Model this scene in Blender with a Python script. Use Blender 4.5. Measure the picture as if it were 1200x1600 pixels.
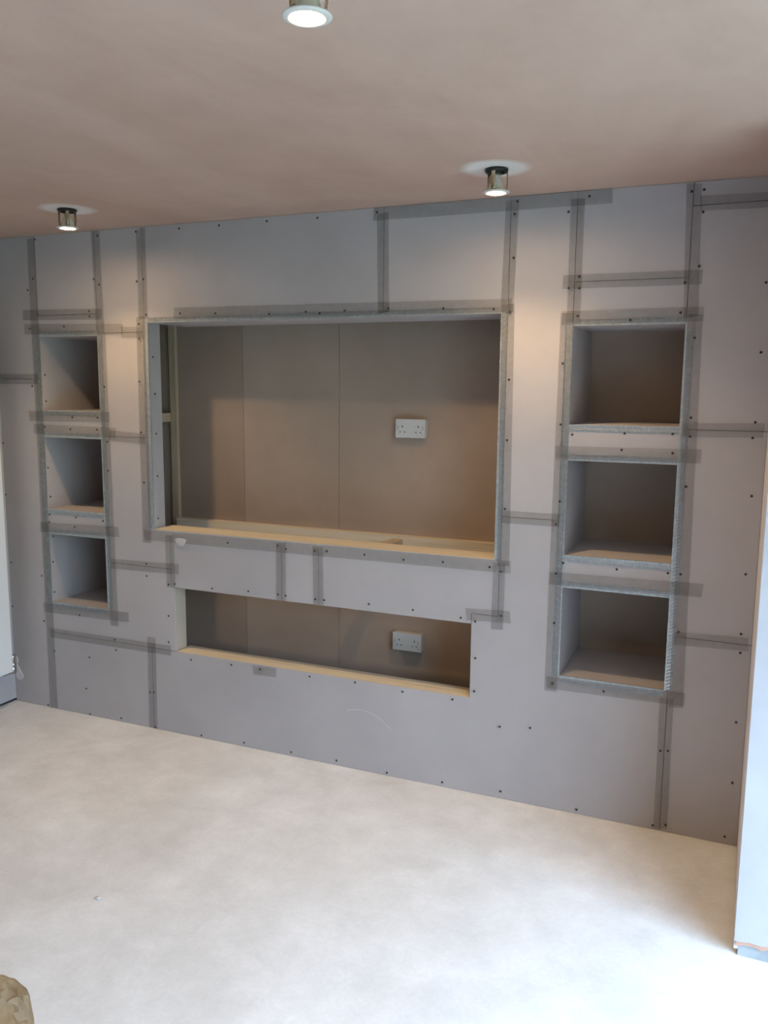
import bpy, bmesh, math, random
from mathutils import Vector, Matrix, noise

# ------------------------------------------------------------------ scene, camera, light
for o in list(bpy.data.objects):
    bpy.data.objects.remove(o, do_unlink=True)
scene = bpy.context.scene
COL = scene.collection
random.seed(7)

CAM_D, CAM_H = 3.2401, 1.6878
YAW, PITCH, ROLL, FPX = -23.2134, 8.3813, 0.4952, 1324.8716
def make_camera():
    y, pi_, r = (math.radians(a) for a in (YAW, PITCH, ROLL))
    fw = Vector((math.sin(y)*math.cos(pi_), math.cos(y)*math.cos(pi_), -math.sin(pi_)))
    rt = Vector((math.cos(y), -math.sin(y), 0)); up = rt.cross(fw)
    r2 = rt*math.cos(r) + up*math.sin(r); u2 = -rt*math.sin(r) + up*math.cos(r)
    cd = bpy.data.cameras.new('camera'); co = bpy.data.objects.new('camera', cd); COL.objects.link(co)
    m = Matrix((( r2.x, u2.x, -fw.x, 0.0), (r2.y, u2.y, -fw.y, -CAM_D), (r2.z, u2.z, -fw.z, CAM_H), (0, 0, 0, 1)))
    co.matrix_world = m
    cd.sensor_fit = 'HORIZONTAL'; cd.sensor_width = 36.0; cd.lens = 36.0*FPX/1200.0
    cd.clip_start = 0.05
    scene.camera = co
make_camera()

world = bpy.data.worlds.new('overcast_sky'); scene.world = world; world.use_nodes = True
SKY, SKY_COLOR = 52.0, (0.49, 0.71, 1.0)
def overcast_sky():                       # overcast dome: three times brighter overhead than at the horizon
    t = world.node_tree; bg = t.nodes['Background']; bg.inputs['Color'].default_value = (*SKY_COLOR, 1)
    tc = t.nodes.new('ShaderNodeTexCoord'); sp = t.nodes.new('ShaderNodeSeparateXYZ'); t.links.new(tc.outputs['Generated'], sp.inputs[0])
    mr = t.nodes.new('ShaderNodeMapRange'); t.links.new(sp.outputs['Z'], mr.inputs['Value'])
    mr.inputs['To Min'].default_value = SKY/3; mr.inputs['To Max'].default_value = SKY
    t.links.new(mr.outputs['Result'], bg.inputs['Strength'])
overcast_sky()
WIN = dict(x=1.75, y0=-4.6, y1=-1.0, z0=0.04, z1=2.2)      # glazed door opening in the right-hand wall
def daylight_portal():
    l = bpy.data.lights.new('door_daylight', 'AREA'); l.shape = 'RECTANGLE'
    l.size = WIN['y1']-WIN['y0']; l.size_y = WIN['z1']-WIN['z0']; l.cycles.is_portal = True
    o = bpy.data.objects.new('door_daylight', l); COL.objects.link(o)
    o.location = (WIN['x']+.05, (WIN['y0']+WIN['y1'])/2, (WIN['z0']+WIN['z1'])/2)
    o.rotation_euler = Matrix(((0,0,1),(1,0,0),(0,1,0))).to_euler()     # shines along -X, into the room
daylight_portal()
LAMP_POWER = 40.0
LAMP_COLOR = (1.0, 0.68, 0.35)

vs = scene.view_settings
vs.view_transform = 'Standard'; vs.look = 'None'; vs.gamma = 1.0; vs.use_curve_mapping = False
vs.exposure = -0.27

# ------------------------------------------------------------------ materials
def nt(name):
    m = bpy.data.materials.new(name); m.use_nodes = True
    t = m.node_tree; return m, t, t.nodes['Principled BSDF'], t.nodes['Material Output']
def noise_tex(t, scale, detail=4, rough=.55, vec=None, dist=0.0):
    n = t.nodes.new('ShaderNodeTexNoise'); n.inputs['Scale'].default_value = scale
    n.inputs['Detail'].default_value = detail; n.inputs['Roughness'].default_value = rough; n.inputs['Distortion'].default_value = dist
    if vec: t.links.new(vec, n.inputs['Vector'])
    return n
def ramp(t, fac, stops):
    r = t.nodes.new('ShaderNodeValToRGB'); els = r.color_ramp.elements
    while len(els) < len(stops): els.new(.5)
    for e, (p, c) in zip(els, stops): e.position = p; e.color = (*c, 1)
    t.links.new(fac, r.inputs['Fac']); return r
def coords(t, scale=(1,1,1), kind='Position'):
    g = t.nodes.new('ShaderNodeNewGeometry' if kind == 'Position' else 'ShaderNodeTexCoord')
    mp = t.nodes.new('ShaderNodeMapping'); mp.inputs['Scale'].default_value = scale
    t.links.new(g.outputs[kind], mp.inputs['Vector']); return mp.outputs['Vector']
def bump(t, b, height, strength, dist=.002):
    n = t.nodes.new('ShaderNodeBump'); n.inputs['Strength'].default_value = strength; n.inputs['Distance'].default_value = dist
    t.links.new(height, n.inputs['Height']); t.links.new(n.outputs['Normal'], b.inputs['Normal'])
def mix(t, fac, a, b, mode='MIX'):
    m = t.nodes.new('ShaderNodeMix'); m.data_type = 'RGBA'; m.blend_type = mode
    for s, v in ((m.inputs[0], fac), (m.inputs[6], a), (m.inputs[7], b)):
        if hasattr(v, 'links'): t.links.new(v, s)
        elif isinstance(v, (int, float)): s.default_value = v
        else: s.default_value = (*v, 1)
    return m.outputs[2]
def mottled(name, c0, c1, scale, rough=.85, bstr=.15, bscale=60, scl=(1,1,1), p0=.3, p1=.7, spec=.25, detail=5, dist=0.0):
    m, t, b, o = nt(name); v = coords(t, scl)
    n = noise_tex(t, scale, detail, .6, v, dist); r = ramp(t, n.outputs['Fac'], [(p0, c0), (p1, c1)])
    t.links.new(r.outputs['Color'], b.inputs['Base Color']); b.inputs['Roughness'].default_value = rough
    b.inputs['Specular IOR Level'].default_value = spec
    if bstr: bump(t, b, noise_tex(t, bscale, 4, .6, v).outputs['Fac'], bstr)
    return m
def plain(name, c, rough=.5, metal=0.0, spec=.5):
    m, t, b, o = nt(name); b.inputs['Base Color'].default_value = (*c, 1); b.inputs['Roughness'].default_value = rough
    b.inputs['Metallic'].default_value = metal; b.inputs['Specular IOR Level'].default_value = spec
    return m
M = {}
def plasterboard(name, base):
    m, t, b, o = nt(name); v = coords(t)
    n = noise_tex(t, 2.2, 5, .6, v); n2 = noise_tex(t, 90, 3, .6, v)
    lo = tuple(c*.93 for c in base); hi = tuple(min(1, c*1.06) for c in base)
    r = ramp(t, n.outputs['Fac'], [(.3, lo), (.7, hi)])
    oi = t.nodes.new('ShaderNodeObjectInfo'); r2 = ramp(t, oi.outputs['Random'], [(0, (.95,.95,.95)), (1, (1.04,1.035,1.03))])
    c = mix(t, 1.0, r.outputs['Color'], r2.outputs['Color'], 'MULTIPLY')
    t.links.new(c, b.inputs['Base Color']); b.inputs['Roughness'].default_value = .8; b.inputs['Specular IOR Level'].default_value = .2
    bump(t, b, n2.outputs['Fac'], .05, .001); return m
M['board'] = plasterboard('grey_plasterboard', (.44, .405, .395))
M['core'] = plain('gypsum_edge', (.62, .60, .57), .9, 0, .1)
M['back'] = mottled('pink_plaster_backing', (.33,.25,.195), (.41,.32,.255), 1.6, .8, .12, 30, (1,1,1), .3, .7, .2)
M['back_dark'] = mottled('darker_plaster_backing', (.29,.21,.16), (.36,.27,.21), 1.6, .8, .12, 30, (1,1,1), .3, .7, .2)
def timber(name, c0, c1, axis):
    m, t, b, o = nt(name); s = [22, 22, 22]; s[axis] = 1.2
    v = coords(t, s); n = noise_tex(t, 1.6, 6, .62, v, .6)
    r = ramp(t, n.outputs['Fac'], [(.25, c0), (.55, c1), (.8, tuple(x*.9 for x in c1))])
    t.links.new(r.outputs['Color'], b.inputs['Base Color']); b.inputs['Roughness'].default_value = .7; b.inputs['Specular IOR Level'].default_value = .25
    bump(t, b, n.outputs['Fac'], .12, .001); return m
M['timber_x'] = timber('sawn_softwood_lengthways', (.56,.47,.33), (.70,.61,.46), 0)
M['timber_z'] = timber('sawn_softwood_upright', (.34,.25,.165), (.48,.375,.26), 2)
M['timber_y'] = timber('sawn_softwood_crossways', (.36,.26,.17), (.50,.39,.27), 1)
def tape():
    m, t, b, o = nt('scrim_joint_tape'); v = coords(t)
    n = noise_tex(t, 35, 3, .6, v); r = ramp(t, n.outputs['Fac'], [(.3, (.13,.125,.12)), (.7, (.19,.18,.17))])
    t.links.new(r.outputs['Color'], b.inputs['Base Color']); b.inputs['Roughness'].default_value = .8; b.inputs['Specular IOR Level'].default_value = .1
    r2 = ramp(t, n.outputs['Fac'], [(.3, (.24,)*3), (.7, (.32,)*3)])
    t.links.new(r2.outputs['Color'], b.inputs['Alpha']); return m
M['tape'] = tape()
M['galv'] = mottled('galvanised_steel', (.34,.37,.37), (.50,.54,.55), 60, .42, 0, 1, spec=.5)
M['galv'].node_tree.nodes['Principled BSDF'].inputs['Metallic'].default_value = .55
M['screw'] = plain('black_phosphate_screw', (.035,.033,.032), .6, .3)
M['white_plastic'] = plain('white_plastic', (.52,.53,.52), .4)
M['switch_plastic'] = plain('switch_plastic', (.44,.45,.44), .35)
M['slot'] = plain('dark_slot', (.02,.02,.02), .7)
M['radiator'] = plain('white_enamel', (.80,.81,.80), .35)
M['chrome'] = plain('nickel_plate', (.50,.49,.46), .32, 1.0)
M['reveal_timber'] = plain('pale_timber_edge', (.47,.41,.33), .8, 0, .2)
M['black_metal'] = plain('black_metal', (.02,.02,.018), .5, .4)
M['brass'] = plain('warm_steel', (.55,.47,.34), .22, 1.0)
M['ceramic'] = plain('lamp_ceramic', (.62,.57,.47), .4)
M['bezel'] = plain('satin_white_bezel', (.66,.62,.56), .3)
M['concrete'] = mottled('bare_block', (.30,.31,.31), (.46,.47,.47), 9, .95, .4, 40)
M['bonding'] = mottled('torn_pink_plaster', (.52,.26,.17), (.62,.40,.32), 12, .95, .4, 40)
M['skim'] = mottled('pale_skim_plaster', (.64,.58,.55), (.74,.69,.67), 2.0, .75, .08, 30)
M['white_wall'] = mottled('white_mist_coat', (.42,.40,.405), (.50,.475,.48), 3.0, .8, .1, 30)
M['scuff'] = plain('board_scuff', (.52,.49,.48), .85, 0, .2)
M['smear'] = mottled('wet_plaster_smear', (.60,.56,.54), (.70,.66,.64), 20, .7, .2, 40)
M['shadow_gap'] = plain('dark_gap_strip', (.03,.025,.03), .9)
M['patio'] = mottled('lawn', (.05,.07,.03), (.09,.12,.06), 3, .9, 0, 1)
M['render'] = mottled('bare_plaster_walls', (.36,.24,.18), (.43,.30,.23), 2, .8, 0, 1)
def glow(name, c, s):
    m, t, b, o = nt(name); b.inputs['Base Color'].default_value = (.9,.85,.75,1)
    b.inputs['Emission Color'].default_value = (*c, 1); b.inputs['Emission Strength'].default_value = s; return m
M['lens'] = glow('lit_lens', (1, .70, .40), 420)
LAMPS = [(-.82, -.413), (-2.639, -.422), (-.757, -1.835)]
def ceiling_mat():
    m, t, b, o = nt('skimmed_ceiling'); v = coords(t)
    vs_ = coords(t, (1.6, .55, 1)); n = noise_tex(t, 1.5, 6, .62, vs_, .5)
    n2 = noise_tex(t, 5, 5, .6, v)
    r = ramp(t, n.outputs['Fac'], [(.28, (.47,.31,.235)), (.72, (.57,.40,.31))])
    r2 = ramp(t, n2.outputs['Fac'], [(.3, (.95,.95,.95)), (.7, (1.04,1.04,1.04))])
    c = mix(t, 1.0, r.outputs['Color'], r2.outputs['Color'], 'MULTIPLY')
    # paler soft-edged disc round each lamp hole
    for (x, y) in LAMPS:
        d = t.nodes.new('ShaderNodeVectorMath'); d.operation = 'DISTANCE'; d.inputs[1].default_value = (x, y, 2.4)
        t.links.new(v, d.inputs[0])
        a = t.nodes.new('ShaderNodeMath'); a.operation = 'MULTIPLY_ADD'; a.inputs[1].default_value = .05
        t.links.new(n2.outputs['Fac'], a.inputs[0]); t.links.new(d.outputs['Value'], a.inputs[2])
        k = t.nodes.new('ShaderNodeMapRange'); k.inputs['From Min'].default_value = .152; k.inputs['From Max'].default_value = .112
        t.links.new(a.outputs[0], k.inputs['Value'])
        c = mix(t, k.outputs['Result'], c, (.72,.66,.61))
    t.links.new(c, b.inputs['Base Color']); b.inputs['Roughness'].default_value = .62; b.inputs['Specular IOR Level'].default_value = .25
    bump(t, b, n2.outputs['Fac'], .08, .003); return m
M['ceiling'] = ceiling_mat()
def floor_mat():
    m, t, b, o = nt('dusty_screed'); v = coords(t)
    big = noise_tex(t, 1.3, 6, .62, v, .4); mid = noise_tex(t, 6, 6, .65, v, .3); fine = noise_tex(t, 70, 3, .6, v)
    r = ramp(t, big.outputs['Fac'], [(.3, (.68,.655,.62)), (.65, (.80,.785,.765))])
    r2 = ramp(t, mid.outputs['Fac'], [(.3, (.90,.895,.885)), (.7, (1.06,1.06,1.06))])
    r3 = ramp(t, fine.outputs['Fac'], [(.3, (.96,.96,.96)), (.7, (1.02,1.02,1.02))])
    c = mix(t, 1.0, mix(t, 1.0, r.outputs['Color'], r2.outputs['Color'], 'MULTIPLY'), r3.outputs['Color'], 'MULTIPLY')
    t.links.new(c, b.inputs['Base Color']); b.inputs['Roughness'].default_value = .8; b.inputs['Specular IOR Level'].default_value = .2
    bump(t, b, mid.outputs['Fac'], .12, .004); return m
M['floor'] = floor_mat()
def paper():
    m, t, b, o = nt('brown_sack_paper'); v = coords(t)
    n = noise_tex(t, 9, 5, .65, v, .6); n2 = noise_tex(t, 28, 4, .6, v)
    r = ramp(t, n.outputs['Fac'], [(.25, (.10,.07,.04)), (.5, (.22,.145,.075)), (.75, (.29,.20,.115))])
    t.links.new(r.outputs['Color'], b.inputs['Base Color']); b.inputs['Roughness'].default_value = .62; b.inputs['Specular IOR Level'].default_value = .25
    bump(t, b, n2.outputs['Fac'], .5, .006); return m
M['paper'] = paper()

# ------------------------------------------------------------------ mesh helpers
def link(name, me, mat, parent=None):
    o = bpy.data.objects.new(name, me); COL.objects.link(o)
    mats = mat if isinstance(mat, (list, tuple)) else [mat]
    if not me.materials:
        for k in mats: me.materials.append(M[k] if isinstance(k, str) else k)
    if parent: o.parent = parent
    return o
def from_bm(name, bm, mat, parent=None, smooth=False):
    bmesh.ops.recalc_face_normals(bm, faces=bm.faces)
    me = bpy.data.meshes.new(name); bm.to_mesh(me); bm.free()
    if smooth:
        for p in me.polygons: p.use_smooth = True
    return link(name, me, mat, parent)
def add_box(bm, x0, x1, y0, y1, z0, z1, bev=0.0):
    r = bmesh.ops.create_cube(bm, size=1)
    for v in r['verts']:
        v.co = Vector((x0 if v.co.x < 0 else x1, y0 if v.co.y < 0 else y1, z0 if v.co.z < 0 else z1))
    if bev:
        es = list({e for v in r['verts'] for e in v.link_edges})
        bmesh.ops.bevel(bm, geom=es, offset=bev, segments=2, affect='EDGES', profile=.5)
def box(name, b, mat, parent=None, bev=0.0):
    bm = bmesh.new(); add_box(bm, *b, bev); return from_bm(name, bm, mat, parent)
def boxes(name, bs, mat, parent=None, bev=0.0):
    bm = bmesh.new()
    for b in bs: add_box(bm, *b, bev)
    return from_bm(name, bm, mat, parent)
def prism(name, pts, y0, y1, mat, parent=None, bev=0.0):
    """closed XZ outline extruded along Y"""
    bm = bmesh.new()
    f = [bm.verts.new((x, y0, z)) for x, z in pts]; k = [bm.verts.new((x, y1, z)) for x, z in pts]
    bm.faces.new(f); bm.faces.new(k[::-1])
    n = len(pts)
    for i in range(n): bm.faces.new((f[i], k[i], k[(i+1) % n], f[(i+1) % n]))
    return from_bm(name, bm, mat, parent)
def add_lathe(bm, prof, c=(0,0,0), n=28, axis='Z'):
    rings = []
    for r, z in prof:
        ring = []
        for i in range(n):
            a = 2*math.pi*i/n; p = (r*math.cos(a), r*math.sin(a), z)
            if axis == 'Y': p = (p[0], p[2], p[1])
            if axis == 'X': p = (p[2], p[0], p[1])
            ring.append(bm.verts.new((p[0]+c[0], p[1]+c[1], p[2]+c[2])))
        rings.append(ring)
    for a, b in zip(rings, rings[1:]):
        for i in range(n): bm.faces.new((a[i], a[(i+1) % n], b[(i+1) % n], b[i]))
    if prof[0][0] > 1e-6: bm.faces.new(rings[0][::-1])
    if prof[-1][0] > 1e-6: bm.faces.new(rings[-1])
def lathe(name, prof, mat, parent=None, c=(0,0,0), n=28, axis='Z', smooth=True):
    bm = bmesh.new(); add_lathe(bm, prof, c, n, axis); o = from_bm(name, bm, mat, parent, False)
    if smooth:
        for p in o.data.polygons: p.use_smooth = len(p.vertices) == 4
    return o
def empty(name, loc=(0,0,0)):
    o = bpy.data.objects.new(name, None); COL.objects.link(o); o.location = loc; o.empty_display_size = .1; return o
def structure(o, label=None):
    o['kind'] = 'structure'
    if label: o['label'] = label
    return o
def tag(o, label, cat, group=None):
    o['label'] = label; o['category'] = cat
    if group: o['group'] = group
    return o

# ------------------------------------------------------------------ the room
XL, XR, H = -3.5345, 0.05, 2.4          # media wall runs between the left wall and the right-hand nib
YB = 0.42                               # plastered wall behind the media wall
NX, NY = 0.057, -0.677                  # corner of the nib
XE, YF = WIN['x'], -6.8                 # right-hand wall with the glazed door, wall behind the camera
structure(box('floor', (XL-.2, XE+.2, YF-.2, YB+.15, -.12, 0), 'floor'), 'dusty pale concrete floor')
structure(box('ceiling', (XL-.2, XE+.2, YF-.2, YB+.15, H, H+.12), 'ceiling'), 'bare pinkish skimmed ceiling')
wb = structure(empty('wall_back'), 'brown plastered wall behind the media wall')
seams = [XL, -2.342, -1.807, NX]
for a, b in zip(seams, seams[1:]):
    box('backing_board', (a+.001, b-.001, YB, YB+.02, 0, H), 'back_dark' if a == XL else 'back', wb)  # left-hand board gets a darker tone
box('masonry', (XL-.02, NX+.02, YB+.02, YB+.15, 0, H), 'back', wb)
wl = structure(box('wall_left', (XL-.15, XL, YF, YB, .016, H), 'white_wall'), 'pale plastered left wall')
box('floor_gap', (XL-.15, XL-.012, YF, YB, 0, .016), 'shadow_gap', wl)  # near-black strip colours in the shade of the gap under the plaster
wf = structure(box('wall_front', (XL-.15, XE+.15, YF-.12, YF, 0, H), 'render'))
W = WIN
wr = structure(boxes('wall_right', [(XE, XE+.12, YF, W['y0'], 0, H), (XE, XE+.12, W['y1'], NY, 0, H), (XE, XE+.12, W['y0'], W['y1'], W['z1'], H), (XE, XE+.12, W['y0'], W['y1'], 0, W['z0'])], 'render'))
door = structure(empty('door_1', (XE+.08, 0, 0)))
fr = .055
for bx in [(-.03, .03, W['y0'], W['y0']+fr, W['z0'], W['z1']), (-.03, .03, W['y1']-fr, W['y1'], W['z0'], W['z1']),
           (-.03, .03, W['y0']+fr, W['y1']-fr, W['z1']-fr, W['z1']), (-.03, .03, W['y0']+fr, W['y1']-fr, W['z0'], W['z0']+fr),
           (-.03, .03, (W['y0']+W['y1'])/2-.04, (W['y0']+W['y1'])/2+.04, W['z0']+fr, W['z1']-fr)]:
    box('door_frame', bx, 'radiator', door, .004)
structure(box('ground_outside', (XE+.12, XE+40, -40, 30, -.2, -.08), 'patio'))
structure(box('sky_blocker', (XE+4.5, XE+4.7, -14, 10, -.08, 2.4), 'patio'))  # unseen block added to keep low sky light off the upper wall

# nib to the right of the media wall: block core, skim coat with a torn lower edge
nib = structure(box('wall_nib', (NX+.012, XE+.12, NY+.012, YB+.15, 0, H), 'concrete'), 'white plastered nib wall at the right with a bare block base')
def skim_sheet(name, along, n, fixed0, fixed1, z_of, mat, is_x):
    bm = bmesh.new(); rows = []
    for i in range(n+1):
        s = along[0] + (along[1]-along[0])*i/n; zb = z_of(s)
        q = []
        for d in (fixed0, fixed1):
            for z in (zb, H):
                q.append(bm.verts.new((s, d, z) if is_x else (d, s, z)))
        rows.append(q)
    for a, b in zip(rows, rows[1:]):
        for i, j in ((0, 1), (1, 3), (3, 2), (2, 0)): bm.faces.new((a[i], a[j], b[j], b[i]))
    bm.faces.new([rows[0][i] for i in (0, 1, 3, 2)]); bm.faces.new([rows[-1][i] for i in (0, 2, 3, 1)])
    return from_bm(name, bm, mat, nib)
torn = lambda s: .056 + .012*noise.noise((s*22, 3.1, 0)) + .006*noise.noise((s*70, 1, 0))
skim_sheet('skim_coat', (NX, XE), 160, NY, NY+.013, torn, 'white_wall', True)
skim_sheet('skim_coat', (NY+.013, 0.0), 60, NX, NX+.013, lambda s: .02, 'skim', False)
skim_sheet('torn_edge', (NX+.004, XE), 160, NY+.004, NY+.0125, lambda s: torn(s)-.014-.006*noise.noise((s*40, 9, 0)), 'bonding', True)

# ------------------------------------------------------------------ the media wall
mw = structure(empty('wall_media'), 'grey plasterboard media wall with recesses and taped joints')
BT = .0125
A, B, C_, D_, E_, F_, G_ = -3.25, -2.88, -2.605, -1.40, -.88, -.631, -.232
TL, TR, TT, TB = -2.585, -.905, 1.973, 1.008
SL, SR, ST, SB = -2.478, -.997, .731, .416
NT = [1.919, 1.427, .937]; NB = [1.558, 1.061, .577]           # left column of niches
RT = [1.920, 1.419, .924]; RB = [1.553, 1.050, .564]           # right column
z3, z6, z8, z10 = 1.712, 1.440, .820, SB
v9, v8, v10, v11, v12, v13 = -2.620, -.220, -1.886, -1.700, -2.492, -.885
z13, z15, z17, z19, z22, z24, z1, z2b = 2.078, 1.546, 1.184, .777, .775, 2.320, 2.020, 1.930
panels = [
  [(XL,0),(A,0),(A,z3),(XL,z3)], [(XL,z3),(A,z3),(A,H),(XL,H)],
  [(A,z1),(B,z1),(B,H),(A,H)], [(A,NT[0]),(B,NT[0]),(B,z1),(A,z1)],
  [(A,NT[1]),(B,NT[1]),(B,NB[0]),(A,NB[0])], [(A,NT[2]),(B,NT[2]),(B,NB[1]),(A,NB[1])],
  [(B,z2b),(TL,z2b),(TL,TT),(C_,TT),(C_,H),(B,H)], [(B,z6),(TL,z6),(TL,z2b),(B,z2b)],
  [(B,z8),(v12,z8),(v12,TB),(TL,TB),(TL,z6),(B,z6)],
  [(A,z10),(SL,z10),(SL,ST),(v12,ST),(v12,z8),(B,z8),(B,NB[2]),(A,NB[2])],
  [(A,0),(v9,0),(v9,z10),(A,z10)],
  [(C_,TT),(D_,TT),(D_,H),(C_,H)], [(D_,TT),(E_,TT),(E_,H),(D_,H)],
  [(TR,z17),(F_,z17),(F_,H),(E_,H),(E_,TT),(TR,TT)],
  [(v12,ST),(v10,ST),(v10,TB),(v12,TB)], [(v10,ST),(v11,ST),(v11,TB),(v10,TB)],
  [(v11,ST),(SR,ST),(SR,z22),(v13,z22),(v13,TB),(v11,TB)],
  [(v9,0),(v8,0),(v8,RB[2]),(F_,RB[2]),(F_,z17),(TR,z17),(TR,TB),(v13,TB),(v13,z22),(SR,z22),(SR,SB),(v9,SB)],
  [(F_,z13),(G_,z13),(G_,H),(F_,H)], [(F_,RT[0]),(G_,RT[0]),(G_,z13),(F_,z13)],
  [(F_,RT[1]),(G_,RT[1]),(G_,RB[0]),(F_,RB[0])], [(F_,RT[2]),(G_,RT[2]),(G_,RB[1]),(F_,RB[1])],
  [(v8,0),(NX,0),(NX,z19),(G_,z19),(G_,RB[2]),(v8,RB[2])],
  [(G_,z19),(NX,z19),(NX,z15),(G_,z15)], [(G_,z15),(NX,z15),(NX,z24),(G_,z24)], [(G_,z24),(NX,z24),(NX,H),(G_,H)],
]
def inset(pts, d):
    out = []; n = len(pts)
    for i in range(n):
        p, c, q = Vector(pts[i-1]), Vector(pts[i]), Vector(pts[(i+1) % n])
        e1 = (c-p).normalized(); e2 = (q-c).normalized()
        n1 = Vector((-e1.y, e1.x)); n2 = Vector((-e2.y, e2.x))
        if abs(e1.cross(e2)) < 1e-3: out.append(c + n1*d)
        else: out.append(c + (n1+n2)*d)
    return [(v.x, v.y) for v in out]
for i, pts in enumerate(panels):
    prism('plasterboard_panel', inset(pts, .0012), 0, BT, 'board', mw)
SD = .0875                                # back of the front studs
# timber frame
studs = [(-3.30, 0, H), (XL+.02, 0, H), (-2.872+.024, 0, H), (-2.62, 0, H), (-.88, 0, H), (-.655, 0, H), (-.208, 0, H), (.028, 0, H)]
for x, a, b in studs:
    box('timber_stud', (x-.019, x+.019, BT, SD, a+.04, b-.04), 'timber_z', mw)
for x in (-2.0, -1.4): box('timber_stud', (x-.019, x+.019, BT, SD, TT+.055, H-.04), 'timber_z', mw)
for x in (-2.0, -1.4): box('timber_stud', (x-.019, x+.019, BT, SD, .04, SB-.035), 'timber_z', mw)
box('head_plate', (XL, NX, BT, SD, H-.04, H), 'timber_x', mw)
box('sole_plate', (XL, NX, BT, SD, 0, .04), 'timber_x', mw)
box('lintel', (-2.60, -.90, BT, SD, TT+.0135, TT+.055), 'timber_x', mw)
box('timber_sill', (TL-.001, TR+.001, .0005, .136, TB-.024, TB-.0005), 'timber_x', mw)
box('sill_bearer', (-2.60, -.90, BT+.0005, SD, TB-.068, TB-.0245), 'timber_x', mw)
box('timber_sill', (SL+.0005, SR-.0005, .0015, .112, SB-.034, SB-.001), 'timber_x', mw)
box('slot_lintel', (-2.50, -.95, BT+.0005, SD, ST+.004, ST+.046), 'timber_x', mw)
box('reveal_board', (SL-.014, SL-.0005, BT+.0002, SD, SB, ST), 'reveal_timber', mw)
box('reveal_board', (SR+.0005, SR+.014, BT+.0002, SD, SB, ST), 'reveal_timber', mw)
# board linings of the wide opening
box('reveal_board', (TL-.0125, TL-.0002, .0004, SD-.001, TB, TT), 'board', mw)
box('reveal_board', (TR+.0002, TR+.0125, .0004, SD-.001, TB, TT), 'board', mw)
box('soffit_board', (TL-.012, TR+.012, .0006, .295, TT-.0002, TT+.0125), 'board', mw)
# rear frame on the back wall
RY0, RY1 = YB-.045, YB-.0005
box('rear_stud', (-2.775, -2.737, YB-.022, RY1, .0, H), 'timber_z', mw)
box('rear_stud', (-.80, -.755, RY0, RY1, .0, H), 'timber_z', mw)
box('rear_rail', (-2.7365, -1.476, RY0, RY1, .950, .999), 'timber_x', mw)
box('rear_rail', (-1.474, -.8005, RY0+.002, RY1, .950, .999), 'timber_x', mw)
for z in (1.50, .70, .25): box('noggin', (-2.80, -2.7735, SD+.001, RY1, z, z+.045), 'timber_y', mw)
for z in (1.50, .70): box('noggin', (-.75, -.715, SD+.001, RY1, z, z+.045), 'timber_y', mw)
box('sill_block', (-1.50, -1.455, .1365, RY0-.001, .948, .986), 'timber_y', mw)

# niches: board linings
def niche(x0, x1, zb, zt):
    t = .0125
    n = boxes('niche_lining', [(x0-t, x0-.0002, BT, YB-.001, zb-t, zt+t), (x1+.0002, x1+t, BT, YB-.001, zb-t, zt+t)], 'board', mw)
    box('shelf', (x0, x1, .0006, YB-.001, zb-t, zb-.0001), 'board', n)
    box('soffit', (x0, x1, .0006, YB-.001, zt+.0001, zt+t), 'board', n)
for zb, zt in zip(NB, NT): niche(A, B, zb, zt)
for zb, zt in zip(RB, RT): niche(F_, G_, zb, zt)

# galvanised mesh corner beads
def bead(p, q, out, wing=.027, inner=.018):
    """p,q: ends of the arris in XZ; out: unit XZ vector pointing from the opening onto the board"""
    p, q, out = Vector(p), Vector(q), Vector(out)
    L = (q-p).length; d = (q-p)/L; bm = bmesh.new()
    y0, y1 = -.0022, -.0004
    def pr(a, b, c, e, ya=y0, yb=y1):
        f = [bm.verts.new((v.x, ya, v.y)) for v in (a, b, c, e)]; k = [bm.verts.new((v.x, yb, v.y)) for v in (a, b, c, e)]
        bm.faces.new(f); bm.faces.new(k[::-1])
        for i in range(4): bm.faces.new((f[i], k[i], k[(i+1) % 4], f[(i+1) % 4]))
    pr(p-out*.0015, q-out*.0015, q+out*.0045, p+out*.0045, -.0034, .004)          # solid nosing
    pr(p+out*(wing-.004), q+out*(wing-.004), q+out*wing, p+out*wing)              # outer rail
    pitch, w, sl = .0135, .0075, .012
    s = 0.0
    while s + w + sl < L:
        a = p + d*s; pr(a+out*.003, a+d*w+out*.003, a+d*(w+sl)+out*(wing-.002), a+d*sl+out*(wing-.002)); s += pitch
    return from_bm('corner_bead', bm, 'galv', mw)
L_, R_, U_, Dn = (-1,0), (1,0), (0,1), (0,-1)
bead((TL,TB), (TL,TT), L_); bead((TR,TB), (TR,TT), R_); bead((TL,TT), (TR,TT), U_, .022)
bead((A,NB[2]), (A,NT[0]), L_); bead((B,NB[2]), (B,NT[0]), R_)
bead((F_,RB[2]), (F_,RT[0]), L_); bead((G_,RB[2]), (G_,RT[0]), R_)
for zb, zt in zip(NB, NT): bead((A,zt), (B,zt), U_, .022); bead((A,zb), (B,zb), Dn, .022)
for zb, zt in zip(RB, RT): bead((F_,zt), (G_,zt), U_, .022); bead((F_,zb), (G_,zb), Dn, .024)

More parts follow.
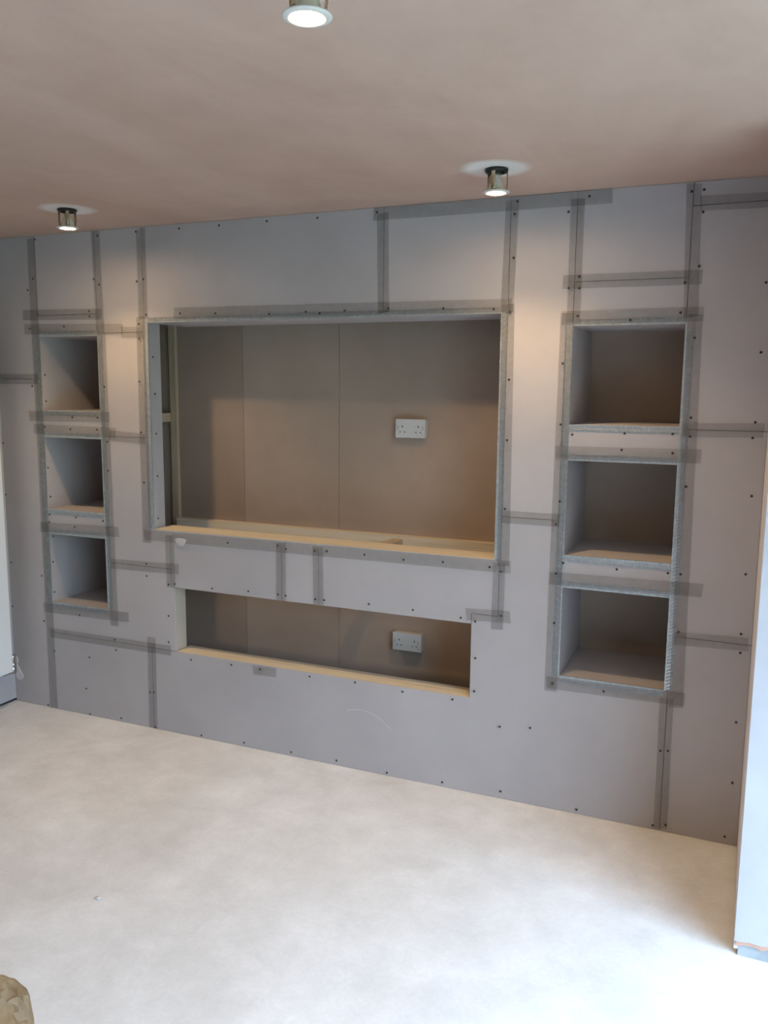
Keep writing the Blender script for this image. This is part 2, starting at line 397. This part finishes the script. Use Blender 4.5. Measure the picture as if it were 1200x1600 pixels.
# scrim tape over every joint
tape_rows = [
  ((-3.266,2.385),(-3.268,.003),.05), ((-2.868,2.396),(-2.860,1.93),.05), ((-2.856,1.93),(-2.843,.50),.05),
  ((-2.604,2.392),(-2.607,1.99),.05), ((-2.622,2.00),(-2.625,.937),.05), ((-1.404,2.376),(-1.397,1.985),.05),
  ((-.874,2.385),(-.883,1.975),.05), ((-.879,2.005),(-.868,.985),.05), ((-.628,2.372),(-.630,1.93),.05),
  ((-.652,1.966),(-.660,.497),.05), ((-.232,2.392),(-.217,1.94),.05), ((-.202,1.951),(-.188,.505),.05),
  ((-.222,.535),(-.217,.012),.05), ((-2.618,.470),(-2.622,.003),.05), ((-1.885,.997),(-1.888,.734),.05),
  ((-1.702,.995),(-1.698,.735),.05), ((-2.493,.985),(-2.491,.733),.05), ((-.884,.997),(-.886,.722),.05),
  ((-3.340,2.024),(-2.847,2.018),.05), ((-3.333,1.956),(-2.725,1.945),.05), ((-2.735,1.932),(-2.61,1.928),.05),
  ((XL+.003,1.712),(-3.262,1.713),.05), ((-3.333,1.529),(-2.821,1.533),.05), ((-3.307,1.466),(-2.789,1.459),.05),
  ((-2.829,1.447),(-2.616,1.434),.05), ((-3.298,.967),(-2.792,.978),.05), ((-2.847,.816),(-2.441,.825),.05),
  ((-3.300,.545),(-2.749,.554),.05), ((-3.265,.414),(-2.500,.417),.05), ((-2.431,2.010),(-.865,2.000),.05),
  ((-1.443,2.374),(-.506,2.373),.052), ((-.673,2.079),(-.186,2.077),.05), ((-.673,1.948),(-.174,1.951),.05),
  ((-.225,1.544),(.046,1.550),.05), ((-.677,1.446),(-.153,1.452),.05), ((-.881,1.184),(-.650,1.184),.05),
  ((-.681,.955),(-.120,.963),.05), ((-.207,.772),(.046,.782),.05), ((-.676,.532),(-.158,.541),.05),
  ((-2.638,.976),(-.836,.983),.05), ((-1.017,.772),(-.832,.780),.05), ((-2.038,.389),(-1.915,.392),.045),
  ((-.207,2.323),(.046,2.319),.05),
]
for k, (p, q, w) in enumerate(tape_rows):
    p, q = Vector(p), Vector(q); d = (q-p).normalized(); n = Vector((-d.y, d.x)); L = (q-p).length
    cuts = max(2, int(L/.06)); bm = bmesh.new(); prev = None; y = -.0040 - .00012*k
    for i in range(cuts+1):
        s = L*i/cuts; c = p + d*s
        wob = .0012*noise.noise((s*6, k*3.7, 0)); e = .0008*noise.noise((s*30, k*1.3, 5))
        skew = (random.uniform(-.003, .003) if i in (0, cuts) else 0)
        a = c + n*(w/2+wob+e) + d*skew; b = c - n*(w/2-wob-e) - d*skew
        cur = (bm.verts.new((a.x, y, min(a.y, H-.001))), bm.verts.new((b.x, y, max(b.y, .001))))
        if prev: bm.faces.new((prev[0], prev[1], cur[1], cur[0]))
        prev = cur
    from_bm('joint_tape', bm, 'tape', mw)

# screw heads
SCREWS = [
(-3.259,2.195),(-3.296,2.143),(-2.882,2.179),(-2.851,2.152),(-2.632,2.158),(-2.918,2.033),(-2.917,2.008),(-3.077,1.964),
(-2.586,2.008),(-2.628,1.967),(-2.629,1.900),(-2.844,1.677),(-2.635,1.703),(-2.635,1.466),(-2.388,2.377),(-2.850,2.374),
(-2.627,2.378),(-3.233,2.379),(-3.512,1.743),(-3.299,1.678),(-3.296,1.958),(-3.242,2.026),(-3.050,1.528),(-2.893,1.529),
(-3.229,1.477),(-3.066,1.470),(-2.899,1.472),(-2.840,1.276),(-3.227,1.035),(-3.230,0.996),(-3.056,1.032),(-2.885,1.026),
(-3.066,0.983),(-2.628,1.229),(-3.518,1.120),(-3.506,0.763),(-3.300,0.711),(-3.514,0.526),(-3.060,0.530),(-3.299,0.472),
(-2.630,0.835),(-2.630,0.775),(-2.507,0.591),(-2.840,1.416),(-3.515,1.387),(-2.466,0.752),(-2.503,0.746),(-3.240,0.319),
(-3.008,0.316),(-3.037,0.146),(-2.633,0.188),(-2.609,0.192),(-2.841,0.430),(-2.835,0.377),(-2.511,0.460),(-2.819,0.023),
(-3.019,0.011),(-2.606,0.013),(-3.301,0.017),(-2.178,2.377),(-1.938,2.379),(-1.696,2.376),(-2.395,2.009),(-2.206,2.004),
(-1.931,1.995),(-1.753,1.999),(-1.687,1.991),(-1.571,1.999),(-2.594,2.166),(-0.863,2.334),(-0.862,2.175),(-0.661,2.328),
(-0.588,2.377),(-0.650,2.056),(-0.611,2.054),(-0.613,2.096),(-1.139,1.996),(-1.374,2.002),(-0.934,1.988),(-0.869,1.976),
(-0.661,1.781),(-0.866,1.720),(-1.427,2.379),(-0.854,2.379),(-2.164,0.976),(-1.858,0.973),(-1.900,0.985),(-1.901,0.761),
(-1.714,0.977),(-1.655,0.980),(-0.867,1.487),(-0.867,1.216),(-0.923,0.977),(-0.875,0.963),(-0.660,1.553),(-0.652,1.259),
(-0.663,1.169),(-0.656,0.976),(-2.383,0.389),(-2.156,0.396),(-2.000,0.397),(-1.742,0.400),(-1.517,0.406),(-1.292,0.398),
(-1.067,0.399),(-0.974,0.449),(-0.973,0.591),(-0.977,0.746),(-1.039,0.754),(-1.250,0.763),(-1.453,0.766),(-1.668,0.760),
(-1.712,0.759),(-1.861,0.759),(-2.057,0.759),(-2.254,0.752),(-2.334,0.018),(-2.093,0.024),(-1.840,0.024),(-1.607,0.028),
(-0.862,0.315),(-0.870,0.782),(-1.475,0.980),(-1.295,0.974),(-1.121,0.980),(-0.736,0.332),(-1.105,0.025),(-0.850,0.036),
(-1.361,0.018),(-0.238,2.366),(-0.198,2.369),(-0.197,2.295),(-0.199,2.114),(0.018,2.050),(0.018,1.817),(0.016,1.578),
(0.011,1.523),(-0.200,1.869),(-0.196,1.589),(-0.195,1.522),(-0.255,1.529),(-0.423,1.526),(-0.615,1.516),(-0.613,1.954),
(-0.252,1.957),(-0.423,1.935),(-0.243,2.060),(-0.431,1.465),(-0.251,1.460),(0.021,1.319),(0.020,1.038),(0.019,0.818),
(-0.198,1.341),(-0.427,1.014),(-0.243,1.017),(-0.630,1.020),(-0.194,0.799),(-0.656,0.778),(-0.199,1.017),(0.024,0.485),
(0.026,0.250),(0.013,0.034),(0.021,0.748),(-0.454,0.529),(-0.653,0.531),(-0.233,0.327),(-0.206,0.332),(-0.245,0.022),
(-0.198,0.033),(-0.537,0.023)
]
bm = bmesh.new(); add_lathe(bm, [(.0048, .0), (.0043, -.0012), (.0020, -.0016), (.0012, -.0006)], n=10, axis='Y')
sm = bpy.data.meshes.new('drywall_screw'); bmesh.ops.recalc_face_normals(bm, faces=bm.faces); bm.to_mesh(sm); bm.free()
def screw(loc, rot=(0,0,0)):
    o = link('drywall_screw', sm, 'screw', mw); o.location = loc; o.rotation_euler = rot
for x, z in SCREWS: screw((x, -.0094, z))
for y, z in [(.031,1.817),(.037,1.648),(.038,1.459),(.038,1.257),(.033,1.054)]: screw((TL+.0001, y, z), (0,0,math.pi/2))
for y, z in [(.028,1.733),(.028,1.603),(.019,1.269),(.026,1.121),(.031,.915),(.021,.624),(.022,.783)]: screw((A+.0001, y, z), (0,0,math.pi/2))

# plaster smear by the radiator valve and a pale scuff on the lower board
def blob(name, pts, y0, y1, mat): return prism(name, pts, y0, y1, mat, mw)
blob('plaster_smear', [(-3.522,.245),(-3.512,.25),(-3.506,.225),(-3.512,.20),(-3.50,.185),(-3.486,.165),(-3.472,.148),(-3.476,.132),(-3.495,.122),(-3.515,.124),(-3.524,.14),(-3.518,.175),(-3.524,.21)], -.004, .0, 'smear')
arc = [(-1.56+.21*i/16, .268-.05*(i/16)**2.4+.018*math.sin(i/16*math.pi)) for i in range(17)]
blob('scuff_mark', [(x, z-.002) for x, z in arc] + [(x, z+.002) for x, z in arc[::-1]], -.0006, .0001, 'scuff')
blob('filler_dab', [(-2.425+.028*math.cos(a)*(1+.25*math.sin(3*a)), .958+.024*math.sin(a)*(1+.2*math.cos(2*a))) for a in [i*math.pi/9 for i in range(18)]], -.0096, -.0091, 'scuff')

# ------------------------------------------------------------------ downlights hanging out of their holes
def downlight(x, y, label, spin):
    t = empty('downlight', (x, y, H)); tag(t, label, 'downlight', 'unfinished ceiling downlights')
    zl = -.075
    lathe('lamp_hole_collar', [(.028,-.0002), (.038,-.0002), (.038,-.007), (.035,-.012), (.028,-.012), (.027,-.004)], 'black_metal', t, n=32)
    lathe('lamp_holder', [(.0, -.0005), (.018,-.0005), (.018,-.016), (.013,-.018)], 'black_metal', t)
    lamp = lathe('lamp', [(.012,-.014), (.013,-.028), (.016,-.036), (.022,-.048), (.0265,-.062), (.0275,zl+.002), (.0272,zl+.0005)], 'ceramic', t, n=32)
    lathe('lens', [(.0, zl-.003), (.014, zl-.0026), (.0265, zl-.0004), (.0272, zl+.0004), (.0, zl+.0006)], 'lens', lamp, n=32)
    lathe('bezel', [(.0282,zl+.004), (.0285,zl-.001), (.034,zl-.003), (.0435,zl-.0005), (.0445,zl+.001), (.0435,zl+.0028), (.030,zl+.006)], 'bezel', t, n=40)
    for i in range(3):
        a = spin + i*2*math.pi/3; bm = bmesh.new(); pr = None
        for k in range(9):
            f = k/8; r = .0345 - .002*f + .0025*math.sin(f*math.pi); z = -.008 + (zl+.004+.008)*f; w = .0068
            ring = [bm.verts.new(Matrix.Rotation(a, 3, 'Z') @ Vector((r+dr, s*w, z))) for dr, s in ((0,-1), (0,1), (.001,1), (.001,-1))]
            if pr:
                for j in range(4): bm.faces.new((pr[j], pr[(j+1) % 4], ring[(j+1) % 4], ring[j]))
            else: bm.faces.new(ring[::-1])
            pr = ring
        bm.faces.new(pr); from_bm('spring_bracket', bm, 'brass', t, True)
    l = bpy.data.lights.new('lamp_beam', 'SPOT'); l.energy = LAMP_POWER; l.color = LAMP_COLOR
    l.spot_size = math.radians(120); l.spot_blend = .65; l.shadow_soft_size = .022
    lo = bpy.data.objects.new('lamp_beam', l); COL.objects.link(lo); lo.location = (x, y, H+zl-.006)
downlight(*LAMPS[0], 'lit downlight hanging from the ceiling above the right-hand column of niches', .5)
downlight(*LAMPS[1], 'lit downlight hanging from the ceiling above the left-hand column of niches', 1.3)
downlight(*LAMPS[2], 'lit downlight nearest the viewer, cut by the top of the picture', .2)

# ------------------------------------------------------------------ double sockets on surface boxes
def socket(x, z, label):
    t = empty('double_socket', (x, YB-.0002, z)); tag(t, label, 'socket', 'white double sockets in the recesses')
    box('back_box', (-.0715, .0715, -.030, -.0002, -.0415, .0415), 'white_plastic', t, .003)
    fp = box('faceplate', (-.073, .073, -.0395, -.0302, -.043, .043), 'white_plastic', t, .0022)
    for s in (-1, 1):
        cx = s*.039
        boxes('pin_holes', [(cx-.0022, cx+.0022, -.0399, -.0393, .004, .013), (cx-.0145, cx-.0075, -.0399, -.0393, -.0185, -.0145), (cx+.0075, cx+.0145, -.0399, -.0393, -.0185, -.0145)], 'slot', fp)
        box('rocker_switch', (s*.060-.0055, s*.060+.0055, -.0425, -.0393, -.006, .012), 'switch_plastic', fp, .0012)
    for s in (-1, 1):
        lathe('fixing_screw', [(.0032, -.0393), (.003, -.0403), (.0, -.0405)], 'chrome', fp, (s*.0605, 0, -.027), 12, 'Y')
socket(-1.426, 1.501, 'white double socket on the back of the wide upper recess')
socket(-1.430, .490, 'white double socket on the back of the low slot recess')

# ------------------------------------------------------------------ radiator on the left wall
rad = empty('radiator', (XL, -.36, 0)); tag(rad, 'tall white panel radiator at the left edge of the picture', 'radiator')
box('panel', (.062, .10, -.26, .26, .205, 1.98), 'radiator', rad, .006)
box('rear_panel', (.03, .052, -.255, .255, .215, 1.97), 'radiator', rad, .005)
for z in (.5, 1.7):
    for y in (-.15, .12): box('wall_bracket', (.0005, .0298, y, y+.03, z, z+.06), 'radiator', rad)
vx, vy = .055, .298
valve = lathe('valve', [(.0, .280), (.014, .280), (.016, .275), (.016, .246), (.012, .242), (.012, .238), (.018, .234), (.018, .222), (.013, .218), (.017, .212), (.017, .186), (.012, .180), (0, .180)], 'chrome', rad, (vx, vy, 0), 20)
lathe('valve_tail', [(.009, 0), (.009, -.02), (.013, -.02), (.013, -.055)], 'chrome', valve, (vx, vy-.006, .196), 16, 'Y')
lathe('pipe', [(.0075, -.0), (.0075, -.054)], 'chrome', rad, (vx, vy, .192), 14, 'X')

# ------------------------------------------------------------------ crumpled paper sack at the lower left
def sack():
    t = empty('paper_sack', (-1.673, -2.077, 0)); tag(t, 'crumpled brown paper sack on the floor at the lower left', 'sack')
    ux = Vector((.66, .75, 0)); uy = Vector((-.75, .66, 0))
    prof = [(0, .245, .15), (.03, .262, .17), (.09, .268, .175), (.16, .262, .16), (.20, .25, .135), (.235, .232, .095), (.262, .212, .05), (.285, .196, .020), (.302, .188, .012)]
    n = 110; sub = 3; bm = bmesh.new(); rings = []
    lv = []
    for k in range(len(prof)-1):
        for j in range(sub): f = j/sub; lv.append(tuple(u*(1-f)+v*f for u, v in zip(prof[k], prof[k+1])))
    lv.append(prof[-1])
    def ridge(x, y, z): return 1-2*abs(noise.noise((x, y, z)))
    for k, (z, a, b) in enumerate(lv):
        ring = []
        for i in range(n):
            th = 2*math.pi*i/n; c, s = math.cos(th), math.sin(th)
            px = math.copysign(abs(c)**.5, c)*a; py = math.copysign(abs(s)**.5, s)*b
            g = min(1, k/3)
            cr = ridge(px*9+3, py*9, z*10) ; cr2 = ridge(px*22, py*22+5, z*20); cr3 = noise.noise((px*5, py*5, z*6))
            f = 1 + g*(.035*cr + .022*cr2 + .05*cr3)
            p = ux*px*f + uy*(py*f + g*.014*cr3)
            zz = z + g*(.010*cr + .006*cr2)*min(1, z/.1)
            ring.append(bm.verts.new((p.x, p.y, max(zz, .0006))))
        rings.append(ring)
    for a, b in zip(rings, rings[1:]):
        for i in range(n): bm.faces.new((a[i], a[(i+1) % n], b[(i+1) % n], b[i]))
    bm.faces.new(rings[0][::-1]); bm.faces.new(rings[-1])
    from_bm('sack_body', bm, 'paper', t)
    def flap(u0, u1, v0, v1, z0, z1, seed):
        bm = bmesh.new(); g = []
        for i in range(11):
            row = []
            for j in range(6):
                s, f = i/10, j/5
                p = ux*(u0+(u1-u0)*s) + uy*(v0+(v1-v0)*f + .006*noise.noise((s*6, f*4, seed)))
                z = z0 + (z1-z0)*f + .012*noise.noise((s*5, f*5, seed+2)) - .012*s*f
                row.append(bm.verts.new((p.x, p.y, z)))
            g.append(row)
        for i in range(10):
            for j in range(5): bm.faces.new((g[i][j], g[i+1][j], g[i+1][j+1], g[i][j+1]))
        o = from_bm('sack_flap', bm, 'paper', t); md = o.modifiers.new('thickness', 'SOLIDIFY'); md.thickness = .002
    flap(.02, .185, -.012, -.075, .312, .235, 1.0)
    flap(.15, .262, -.03, -.055, .262, .225, 6.0)
sack()

# crumb of plaster on the floor
bm = bmesh.new(); bmesh.ops.create_icosphere(bm, subdivisions=1, radius=.009)
for v in bm.verts: v.co *= 1+.35*noise.noise(v.co*300); v.co.z *= .55
cr = from_bm('plaster_crumb', bm, 'smear'); cr.location = (-1.881, -1.226, .0045); tag(cr, 'small pale plaster crumb lying alone on the floor', 'debris')
